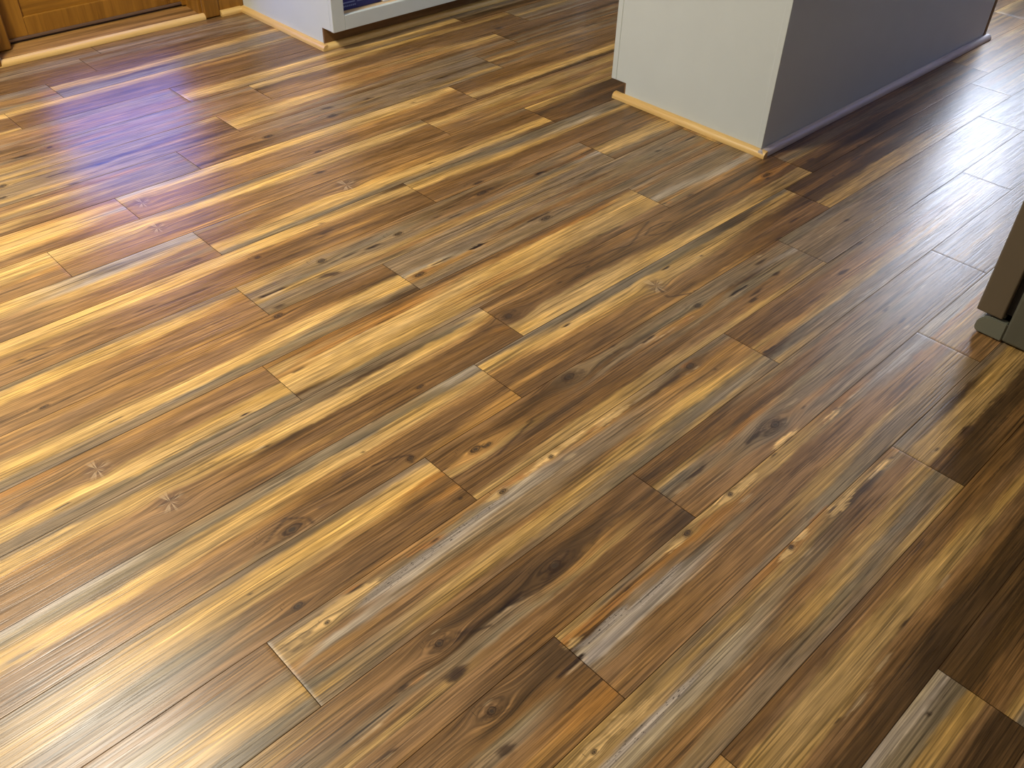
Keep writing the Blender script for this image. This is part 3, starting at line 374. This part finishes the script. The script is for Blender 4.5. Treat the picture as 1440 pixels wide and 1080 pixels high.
def build_floor():
    umin, umax = -12.0, 36.0
    P = []; N = 0; F = []; tone = []; grain = []; ppos = []; knot = []; marks = []
    pool = [ST[r][k] for r in sorted(ST) for k in sorted(ST[r])]
    rng_ = np.random.RandomState(5)
    for row in range(-15, 17):
        top = V0-row; ph = PHASE.get(row, float(rng_.rand()*PL))
        if row == -15: lim = 24.4
        k0 = int(math.floor((umin-ph)/PL)); k1 = int(math.floor((umax-ph)/PL))
        for k in range(k0, k1+1):
            a = max(umin, ph+k*PL); b_ = min(umax, ph+(k+1)*PL)
            if b_-a < 0.05: continue
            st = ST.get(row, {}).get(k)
            vis = st is not None
            if vis and -10 <= row <= -7: st = [(u, t.replace('L', 'g').replace('G', 'b')) for u, t in st]
            if vis and 3 <= row <= 5: st = [(u, t.replace('L', 'g') if u > 13.5 else t) for u, t in st]
            if vis and row <= -11: st = [(u, t.replace('b', 'B').replace('L', 'g')) for u, t in st]     # rows by the door darkened in colour, standing in for weaker light
            if st is None:
                src = pool[rng_.randint(len(pool))]; off = a-src[0][0]+rng_.rand()*2; st = [(u+off, s[::-1] if rng_.rand() < .0 else s) for u, s in src]
            if vis and row >= -1: nv, du = 64, 0.05
            elif vis: nv, du = 28, 0.09
            else: nv, du = 12, 0.3
            nu = max(4, int(round((b_-a)/du)))
            e = 0.0006/W
            us = np.concatenate([[a], np.linspace(a+e, b_-e, nu), [b_]]); vs = np.concatenate([[0], np.linspace(e, 1-e, nv), [1]])
            UU, VV = np.meshgrid(us, vs, indexing='ij'); nU, nV = UU.shape
            z = np.zeros_like(UU); z[0, :] = z[-1, :] = -0.00012; z[:, 0] = z[:, -1] = -0.00012
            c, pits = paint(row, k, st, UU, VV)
            P.append(np.stack([UU*W, (top-VV)*W, z], -1).reshape(-1, 3)); tone.append(c.reshape(-1, 3))
            seed = (row*13+k*5) % 97
            gv = VV.copy(); kn = np.full(UU.shape+(3,), 9.0); kn[..., 2] = 0; best = np.full(UU.shape, 3.0)
            for (t, U0, w0, sa, sb) in FR.get(row, ()):
                if t in ('eye', 'star', 'ring'):
                    x = (UU-U0)/(sa*1.6); y = VV-w0
                    gv = gv - 0.55*sb*np.tanh(y/(sb*0.6))*np.exp(-x*x-(y/(sb*1.3))**2)
                if t in ('eye', 'star'):
                    sc = 0.5 if t == 'eye' else 1.0
                    x = (UU-U0)/(sa*sc); y = (VV-w0)/(sb*sc); rr = np.hypot(x, y); mk = rr < best
                    kn[mk] = np.stack([x, y, np.full_like(x, 1.0 if t == 'eye' else 2.0)], -1)[mk]; best = np.where(mk, rr, best)
            grain.append(np.stack([UU*W+seed*3.1, gv*W+seed*1.7, np.full_like(UU, seed)], -1).reshape(-1, 3))
            ppos.append(np.stack([np.minimum(VV, 1-VV)*W, np.minimum(UU-a, b_-UU)*W, np.zeros_like(UU)], -1).reshape(-1, 3))
            knot.append(kn.reshape(-1, 3))
            lum = c.mean(-1); pore = np.clip((0.22-lum)/0.15, 0, 1)
            marks.append(np.stack([pits, pore, pits*0], -1).reshape(-1, 3))
            idx = (np.arange(nU*nV).reshape(nU, nV))+N
            F.append(np.stack([idx[:-1, :-1], idx[:-1, 1:], idx[1:, 1:], idx[1:, :-1]], -1).reshape(-1, 4)); N += nU*nV
    P = np.concatenate(P); F = np.concatenate(F)
    me = bpy.data.meshes.new('floor'); me.vertices.add(len(P)); me.vertices.foreach_set('co', P.astype(np.float32).ravel())
    me.loops.add(F.size); me.loops.foreach_set('vertex_index', F.astype(np.int32).ravel())
    me.polygons.add(len(F)); me.polygons.foreach_set('loop_start', np.arange(0, F.size, 4, dtype=np.int32)); me.polygons.foreach_set('loop_total', np.full(len(F), 4, np.int32))
    me.update(calc_edges=True); me.validate()
    t = np.concatenate(tone); t4 = np.concatenate([t, np.ones((len(t), 1))], 1)
    at = me.color_attributes.new('tone', 'FLOAT_COLOR', 'POINT'); at.data.foreach_set('color', t4.astype(np.float32).ravel())
    for nm, arr in (('grain', grain), ('plankpos', ppos), ('knot', knot), ('marks', marks)):
        at = me.attributes.new(nm, 'FLOAT_VECTOR', 'POINT'); at.data.foreach_set('vector', np.concatenate(arr).astype(np.float32).ravel())
    me.materials.append(floor_material())
    o = bpy.data.objects.new('floor', me); C.objects.link(o); tag(o, 'brown, tan and grey streaked wood plank floor', kind='structure')
    return o
build_floor()

# ------------------------------------------------------------------ room shell
X0, X1 = -12*W, 36*W; Y0, Y1 = V0*W-17*W, 23.3*W; H = 2.45
def struct(name, bm, mat, label=None):
    o = link_mesh(name, bm, mat); tag(o, label, kind='structure'); return o
def wall_with_hole(name, axis, at, th, a0, a1, h0, h1, z0, z1):
    bm = bmesh.new()
    for (p, q, r, s) in ((a0, h0, 0, H), (h1, a1, 0, H), (h0, h1, 0, z0), (h0, h1, z1, H)):
        if q-p < 1e-4 or s-r < 1e-4: continue
        if axis == 'y': box(bm, p, q, at, at+th, r, s)
        else: box(bm, at, at+th, p, q, r, s)
    return struct(name, bm, M['wall'])
bm = bmesh.new(); box(bm, X0-.1, X1+.1, Y0-.1, Y1+.2, H, H+.08); struct('ceiling', bm, M['ceil'])
bm = bmesh.new(); box(bm, X0-.1, X0, Y0-.1, Y1+.2, 0, H); struct('wall_left', bm, M['taupe'])
bm = bmesh.new(); box(bm, X0, X1, Y0-.1, Y0, 0, H); struct('wall_front', bm, M['taupe'])
DU0, DU1 = 6.0, 11.2                                      # door opening
wall_with_hole('wall_back', 'y', Y1, .15, X0, X1, DU0*W, DU1*W, 0.0, 2.08)
WV0, WV1 = 9.0, 13.8; WZ0 = .72
bm = bmesh.new()
QV0, QV1 = -3.0, 4.0
for a, c, d, e in ((Y0, QV0*W, 0, H), (QV0*W, QV1*W, 0, .9), (QV0*W, QV1*W, 2.08, H), (QV1*W, WV0*W, 0, H), (WV0*W, WV1*W, 0, WZ0), (WV0*W, WV1*W, 2.08, H), (WV1*W, Y1+.15, 0, H)):
    box(bm, X1, X1+.12, a, c, d, e)
struct('wall_right', bm, M['wall'])
bm = bmesh.new()
for a, c, d, e in ((QV0, QV0+.3, .9, 2.08), (QV1-.3, QV1, .9, 2.08), (QV0+.3, QV1-.3, .9, .95), (QV0+.3, QV1-.3, 2.03, 2.08)): box(bm, X1-.02, X1+.08, a*W, c*W, d, e, .004)
w2 = link_mesh('window_2', bm, M['white']); tag(w2, 'second white framed window nearer the refrigerator side', kind='structure')
bm = bmesh.new(); box(bm, X1+.04, X1+.05, (QV0+.3)*W, (QV1-.3)*W, .95, 2.03); link_mesh('window_pane', bm, M['day2'], w2)
# window far right
bm = bmesh.new()
for a, b_, c, d in ((WV0, WV0+.35, WZ0, 2.08), (WV1-.35, WV1, WZ0, 2.08), (WV0+.35, WV1-.35, WZ0, WZ0+.06), (WV0+.35, WV1-.35, 2.02, 2.08)):
    box(bm, X1-.02, X1+.08, a*W, b_*W, c, d, .004)
w = link_mesh('window_1', bm, M['white']); tag(w, 'tall white framed window at the far right end of the room', kind='structure')
bm = bmesh.new(); box(bm, X1+.04, X1+.05, (WV0+.35)*W, (WV1-.35)*W, WZ0+.06, 2.02)
g = link_mesh('window_pane', bm, M['day'], w)

# back door: oak with a tall glazed light, seen only at its foot
DV = 24.1*W
door = empty('door_1', (8.7*W, DV, 0.03)); tag(door, 'varnished oak exterior door with raised lower panel', kind='structure')
bm = bmesh.new()
ubox(bm, 6.5, 7.0, 24.1, 24.4, .040, 2.03, .003); ubox(bm, 10.65, 11.1, 24.1, 24.4, .040, 2.03, .003)
ubox(bm, 7.0, 10.65, 24.1, 24.4, 1.93, 2.03, .003); ubox(bm, 7.0, 10.65, 24.1, 24.4, .040, .105, .002)
Part.add('door_frame', bm, M['oak_z'], door)
bm = bmesh.new(); ubox(bm, 6.95, 10.7, 24.17, 24.33, .10, .19, .002); Part.add('lower_panel', bm, M['oak'], door)
bm = bmesh.new(); ubox(bm, 6.95, 10.7, 24.1, 24.4, .19, .24, .003); ubox(bm, 6.95, 10.7, 24.1, 24.4, .74, .84, .003); ubox(bm, 6.95, 10.7, 24.17, 24.33, .84, 1.95, .002); Part.add('panel_rail', bm, M['oak'], door)
bm = bmesh.new(); ubox(bm, 6.95, 10.7, 24.22, 24.28, .24, .74); Part.add('door_glass', bm, M['dday'], door)
bm = bmesh.new(); ubox(bm, 6.5, 11.1, 24.04, 24.13, .033, .041, .001); Part.add('door_sweep', bm, M['alu'], door)
bm = bmesh.new(); ubox(bm, 6.5, 11.1, 24.08, 24.35, .024, .034); Part.add('weatherstrip', bm, M['brushed'], door)
bm = bmesh.new()
bmesh.ops.create_uvsphere(bm, u_segments=20, v_segments=12, radius=.028, matrix=Matrix.Translation((6.75*W, 23.75*W, 1.0)))
box(bm, 6.75*W-.01, 6.75*W+.01, 23.75*W, 24.12*W, .99, 1.01, .003)
Part.add('door_knob', bm, M['brass'], door, True)
# jambs, casing
bm = bmesh.new(); ubox(bm, 5.95, 6.42, 23.72, 24.3, .025, 2.05, .004); ubox(bm, 6.36, 6.5, 23.98, 24.3, .024, 2.05, .002)
struct('trim_1', bm, M['oak_z'], 'oak door post standing on the left end of the threshold')
bm = bmesh.new(); ubox(bm, 11.2, 11.62, 23.16, 23.32, .003, 2.14, .004); ubox(bm, 11.1, 11.24, 23.3, 24.4, .0, 2.05, .003); ubox(bm, 11.0, 11.12, 23.98, 24.1, .03, 2.05, .002)
struct('trim_2', bm, M['oak_z'], 'oak casing upright on the right of the door')
bm = bmesh.new(); ubox(bm, 5.95, 11.24, 23.16, 24.4, 2.06, 2.14, .003); struct('trim_3', bm, M['oak'], 'oak head casing above the door')
bm = bmesh.new(); ubox(bm, 5.5, 5.95, 23.16, 23.32, .003, 2.14, .004); ubox(bm, 5.9, 5.98, 23.3, 24.4, 0, 2.05)
struct('trim_7', bm, M['oak_z'], 'oak casing upright on the left of the door')
# sloping oak threshold
bm = bmesh.new(); prism(bm, [(23.32*W, .0), (23.32*W, .017), (23.36*W, .019), (24.0*W, .025), (24.4*W, .025), (24.4*W, .0)], 5.98*W, 11.1*W, 'x')
struct('trim_4', bm, M['sill'], 'worn oak threshold sloping down under the door')
# wood panel wall foot between casing and cabinet
bm = bmesh.new(); ubox(bm, 11.62, 30.0, 23.2, 23.3, .0, .9, .002); struct('trim_5', bm, M['oak_z'], 'oak wainscot board between door casing and grey cabinet')

def quarter(a, b_, back, z0, r, axis, sgn):
    """quarter round moulding; back = wall side coordinate (m), sgn points into the room"""
    pts = [(back, z0), (back, z0+r)]
    for i in range(0, 7):
        t = math.radians(90*i/6); pts.append((back+sgn*(r*0.25+r*0.75*math.sin(t)), z0+r*0.25+r*0.75*math.cos(t)))
    pts.append((back+sgn*r, z0))
    bm = bmesh.new(); prism(bm, pts, a, b_, axis); return bm
R = .0205
def piece(name, bm, mat, label):
    return struct(name, bm, mat, label)
piece('baseboard_door', quarter(-2*W, 11.2*W, 23.3*W, .0005, R, 'x', -1), M['pine'], 'new pine shoe moulding in front of the door threshold')
piece('baseboard_corner', quarter(11.63*W, 12.25*W, 23.2*W, .0005, R, 'x', -1), M['pine'], 'short pine shoe moulding between door casing and cabinet')

# ------------------------------------------------------------------ shelf cabinet by the door
cab = empty('base_cabinet', (12.4*W, 18.9*W, 0)); tag(cab, 'light grey open base cabinet beside the oak door, blue box on its shelf', 'cabinet')
CU, CV0, CVK, CV1 = 12.35, 18.92, 19.42, 23.18; KZ = .078; TOPZ = .87; CW = 26.0
bm = bmesh.new()
prof = [(CVK*W, .002), (CV1*W, .002), (CV1*W, TOPZ), (CV0*W+.018, TOPZ), (CV0*W+.018, KZ), (CVK*W, KZ)]
prism(bm, prof, CU*W, CU*W+.018, 'x'); Part.add('end_panel', bm, M['cab_paint'], cab)
bm = bmesh.new(); prism(bm, prof, (CW)*W-.018, CW*W, 'x'); Part.add('end_panel', bm, M['cab_paint'], cab)
bm = bmesh.new()
ubox(bm, CU, CU+.35, CV0, CV0+.12, KZ-.002, TOPZ, .0015); ubox(bm, CU+.35, CW, CV0, CV0+.12, KZ-.002, .128, .0015); ubox(bm, CU+.35, CW, CV0, CV0+.12, .80, TOPZ, .0015)
for u in (16.6, 21.2, CW-.35): ubox(bm, u, u+.35, CV0, CV0+.12, .128, .80, .0015)
Part.add('face_frame', bm, M['cab_paint'], cab)
bm = bmesh.new(); ubox(bm, CU+.12, CW-.12, CV0+.12, CV1-.1, .110, .1265); Part.add('shelf', bm, M['shelf'], cab)
bm = bmesh.new(); ubox(bm, CU+.12, CW-.12, CV0+.2, CV1-.1, .45, .468, .001); Part.add('shelf', bm, M['shelf'], cab)
bm = bmesh.new(); ubox(bm, CU+.12, CW-.12, CV1-.1, CV1, .110, TOPZ); Part.add('back_panel', bm, M['shelf'], cab)
bm = bmesh.new(); ubox(bm, CU+.01, CW-.01, CVK-.05, CVK+.1, .002, KZ-.001); Part.add('toe_kick', bm, M['kick'], cab)
bm = bmesh.new(); ubox(bm, CU-.15, CW+.1, CV0-.2, CV1, TOPZ, TOPZ+.035, .006); Part.add('worktop', bm, M['stone'], cab)
b1 = quarter((CVK-.18)*W, 23.18*W, CU*W, .0005, R, 'y', -1)
piece('baseboard_cabinet', b1, M['pine_y'], 'pine shoe moulding along the end of the grey cabinet')
b2 = quarter((CU-.02)*W, CW*W, (CVK-.05)*W, .0005, R, 'x', -1)
piece('baseboard_kick', b2, M['pine'], 'pine shoe moulding under the toe kick of the grey cabinet')
# blue carton on the shelf, with faint print
bx = empty('blue_box', (13.5*W, 19.6*W, .127)); tag(bx, 'dark blue carton with faint pale print lying on the cabinet shelf', 'box')
bm = bmesh.new(); ubox(bm, 12.72, 14.05, 19.22, 20.6, .1272, .225, .002); Part.add('carton', bm, M['blue'], bx)
bm = bmesh.new()
for (a, b_, z) in ((12.86, 13.25, .152), (13.32, 13.62, .150)):
    ubox(bm, a, b_, 19.212, 19.221, z, z+.004)
for i in range(7): ubox(bm, 12.90+i*.055, 12.935+i*.055, 19.212, 19.221, .1395, .1445)
ubox(bm, 12.80, 12.815, 19.212, 19.221, .139, .157)
Part.add('print', bm, M['paleblue'], bx)
wb = bmesh.new(); ubox(wb, 14.08, 14.45, 19.15, 20.2, .1272, .215, .002)
wbo = link_mesh('white_card_box', wb, M['card']); tag(wbo, 'small white card box just right of the blue carton on the shelf', 'box')

# ------------------------------------------------------------------ kitchen island
isl = empty('kitchen_island', (15.7*W, 8.75*W, 0)); tag(isl, 'light grey painted kitchen island with toe kick notch, dark side in shade', 'kitchen island')
IU, IV0, IVK, IV1, IU1 = 15.68, 8.74, 12.42, 12.85, 26.1; IKZ = .058; ITOP = .87
bm = bmesh.new()
prof = [(IV0*W+.02, .003), (IVK*W, .003), (IVK*W, IKZ), (IV1*W-.02, IKZ), (IV1*W-.02, ITOP), (IV0*W+.02, ITOP)]
prism(bm, prof, IU*W, IU*W+.018, 'x'); Part.add('end_panel', bm, M['cab_paint'], isl)
bm = bmesh.new(); prism(bm, [(a, b_) for a, b_ in prof], IU1*W-.018, IU1*W, 'x'); Part.add('end_panel', bm, M['cab_paint'], isl)
bm = bmesh.new(); box(bm, IU*W-.0015, IU*W+.020, IV0*W, IV0*W+.0205, .004, ITOP, .0012); Part.add('corner_trim', bm, M['cab_paint'], isl)
bm = bmesh.new(); box(bm, IU*W-.0015, IU*W+.022, IV1*W-.0205, IV1*W, IKZ, ITOP, .0012); Part.add('edge_trim', bm, M['cab_paint'], isl)
bm = bmesh.new(); ubox(bm, IU+.12, IU1-.12, IV0+.02, IV0+.12, .004, ITOP); Part.add('side_panel', bm, M['cab_paint'], isl)
bm = bmesh.new(); box(bm, IU1*W-.016, IU1*W+.006, IV0*W+.001, IV0*W+.024, .004, ITOP, .002); Part.add('far_corner_trim', bm, M['kick'], isl)
bm = bmesh.new(); ubox(bm, IU+.02, IU1-.02, IVK-.02, IVK+.05, .003, IKZ-.001); Part.add('toe_kick', bm, M['kick'], isl)
bm = bmesh.new(); ubox(bm, IU+.12, IU1-.12, IV0+.12, IV1-.15, IKZ+.03, ITOP-.01); Part.add('carcass', bm, M['cab_paint'], isl)
for i in range(4):
    a = IU+.2+i*2.55
    bm = bmesh.new(); ubox(bm, a, a+2.45, IV1-.14, IV1, .09, .66, .003); d = Part.add('door', bm, M['cab_paint'], isl)
    bm = bmesh.new(); ubox(bm, a+2.1, a+2.16, IV1+.0, IV1+.2, .50, .60, .003); Part.add('handle', bm, M['steel'], d)
    bm = bmesh.new(); ubox(bm, a, a+2.45, IV1-.14, IV1, .68, .85, .003); d = Part.add('drawer', bm, M['cab_paint'], isl)
    bm = bmesh.new(); ubox(bm, a+.9, a+1.5, IV1+.0, IV1+.2, .76, .772, .003); Part.add('handle', bm, M['steel'], d)
wt = bmesh.new(); ubox(wt, IU-.15, IU1+.15, IV0-.12, IV1+.2, ITOP, ITOP+.035, .006)
Part.add('worktop', wt, M['stone'], isl)
piece('baseboard_island', quarter(8.58*W, 12.68*W, IU*W, .0005, R, 'y', -1), M['pine_y'], 'pine shoe moulding along the near end of the island')
piece('baseboard_island_side', quarter(15.56*W, 26.22*W, IV0*W, .0005, R, 'x', -1), M['greyish'], 'pale primed shoe moulding along the shaded long side of the island')

# ------------------------------------------------------------------ refrigerator
fr = empty('refrigerator', (13.05*W, 1.0*W, 0)); tag(fr, 'grey refrigerator with its door edge and foot cover at the right edge', 'refrigerator')
FU, FU1 = 13.05, 18.8
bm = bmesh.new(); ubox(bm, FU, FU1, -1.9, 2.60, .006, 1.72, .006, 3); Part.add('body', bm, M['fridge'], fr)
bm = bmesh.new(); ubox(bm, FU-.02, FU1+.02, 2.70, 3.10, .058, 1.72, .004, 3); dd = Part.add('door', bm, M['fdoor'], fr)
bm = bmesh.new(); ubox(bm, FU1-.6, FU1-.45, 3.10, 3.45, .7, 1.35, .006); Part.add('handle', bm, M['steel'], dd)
bm = bmesh.new(); ubox(bm, FU+.07, FU1-.07, 2.55, 2.72, .07, 1.70); Part.add('gasket', bm, M['black'], fr)
bm = bmesh.new()
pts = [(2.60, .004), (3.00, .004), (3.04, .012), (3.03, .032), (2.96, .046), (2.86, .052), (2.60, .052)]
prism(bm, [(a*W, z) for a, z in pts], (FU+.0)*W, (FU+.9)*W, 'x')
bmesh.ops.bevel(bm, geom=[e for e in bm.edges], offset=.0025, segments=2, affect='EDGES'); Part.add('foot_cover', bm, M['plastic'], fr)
bm = bmesh.new(); ubox(bm, FU+.1, FU1-.9, 2.55, 2.75, .01, .052); Part.add('kick_grille', bm, M['black'], fr)
bm = bmesh.new(); box(bm, (FU+.12)*W, (FU+.3)*W, 2.70*W, 2.80*W, .050, .062, .002); Part.add('hinge_pin', bm, M['plastic'], fr)

# ------------------------------------------------------------------ ceiling lamps (out of frame)
def lamp(u, v, label, k=1.0):
    t = empty('ceiling_lamp', (u*W, v*W, H)); tag(t, label, 'ceiling lamp')
    bm = bmesh.new(); bmesh.ops.create_cone(bm, cap_ends=True, segments=40, radius1=.23*k, radius2=.20*k, depth=.03, matrix=Matrix.Translation((u*W, v*W, H-.015))); Part.add('base', bm, M['steel'], t)
    bm = bmesh.new(); bmesh.ops.create_cone(bm, cap_ends=True, segments=40, radius1=.21*k, radius2=.22*k, depth=.025, matrix=Matrix.Translation((u*W, v*W, H-.0425))); Part.add('shade', bm, M['lampglass'], t)
lamp(0.6, 15.6, 'round ceiling lamp in the middle of the kitchen ceiling', 1.2)
lamp(-3.0, -1.0, 'added round ceiling lamp for fill light behind the viewpoint')
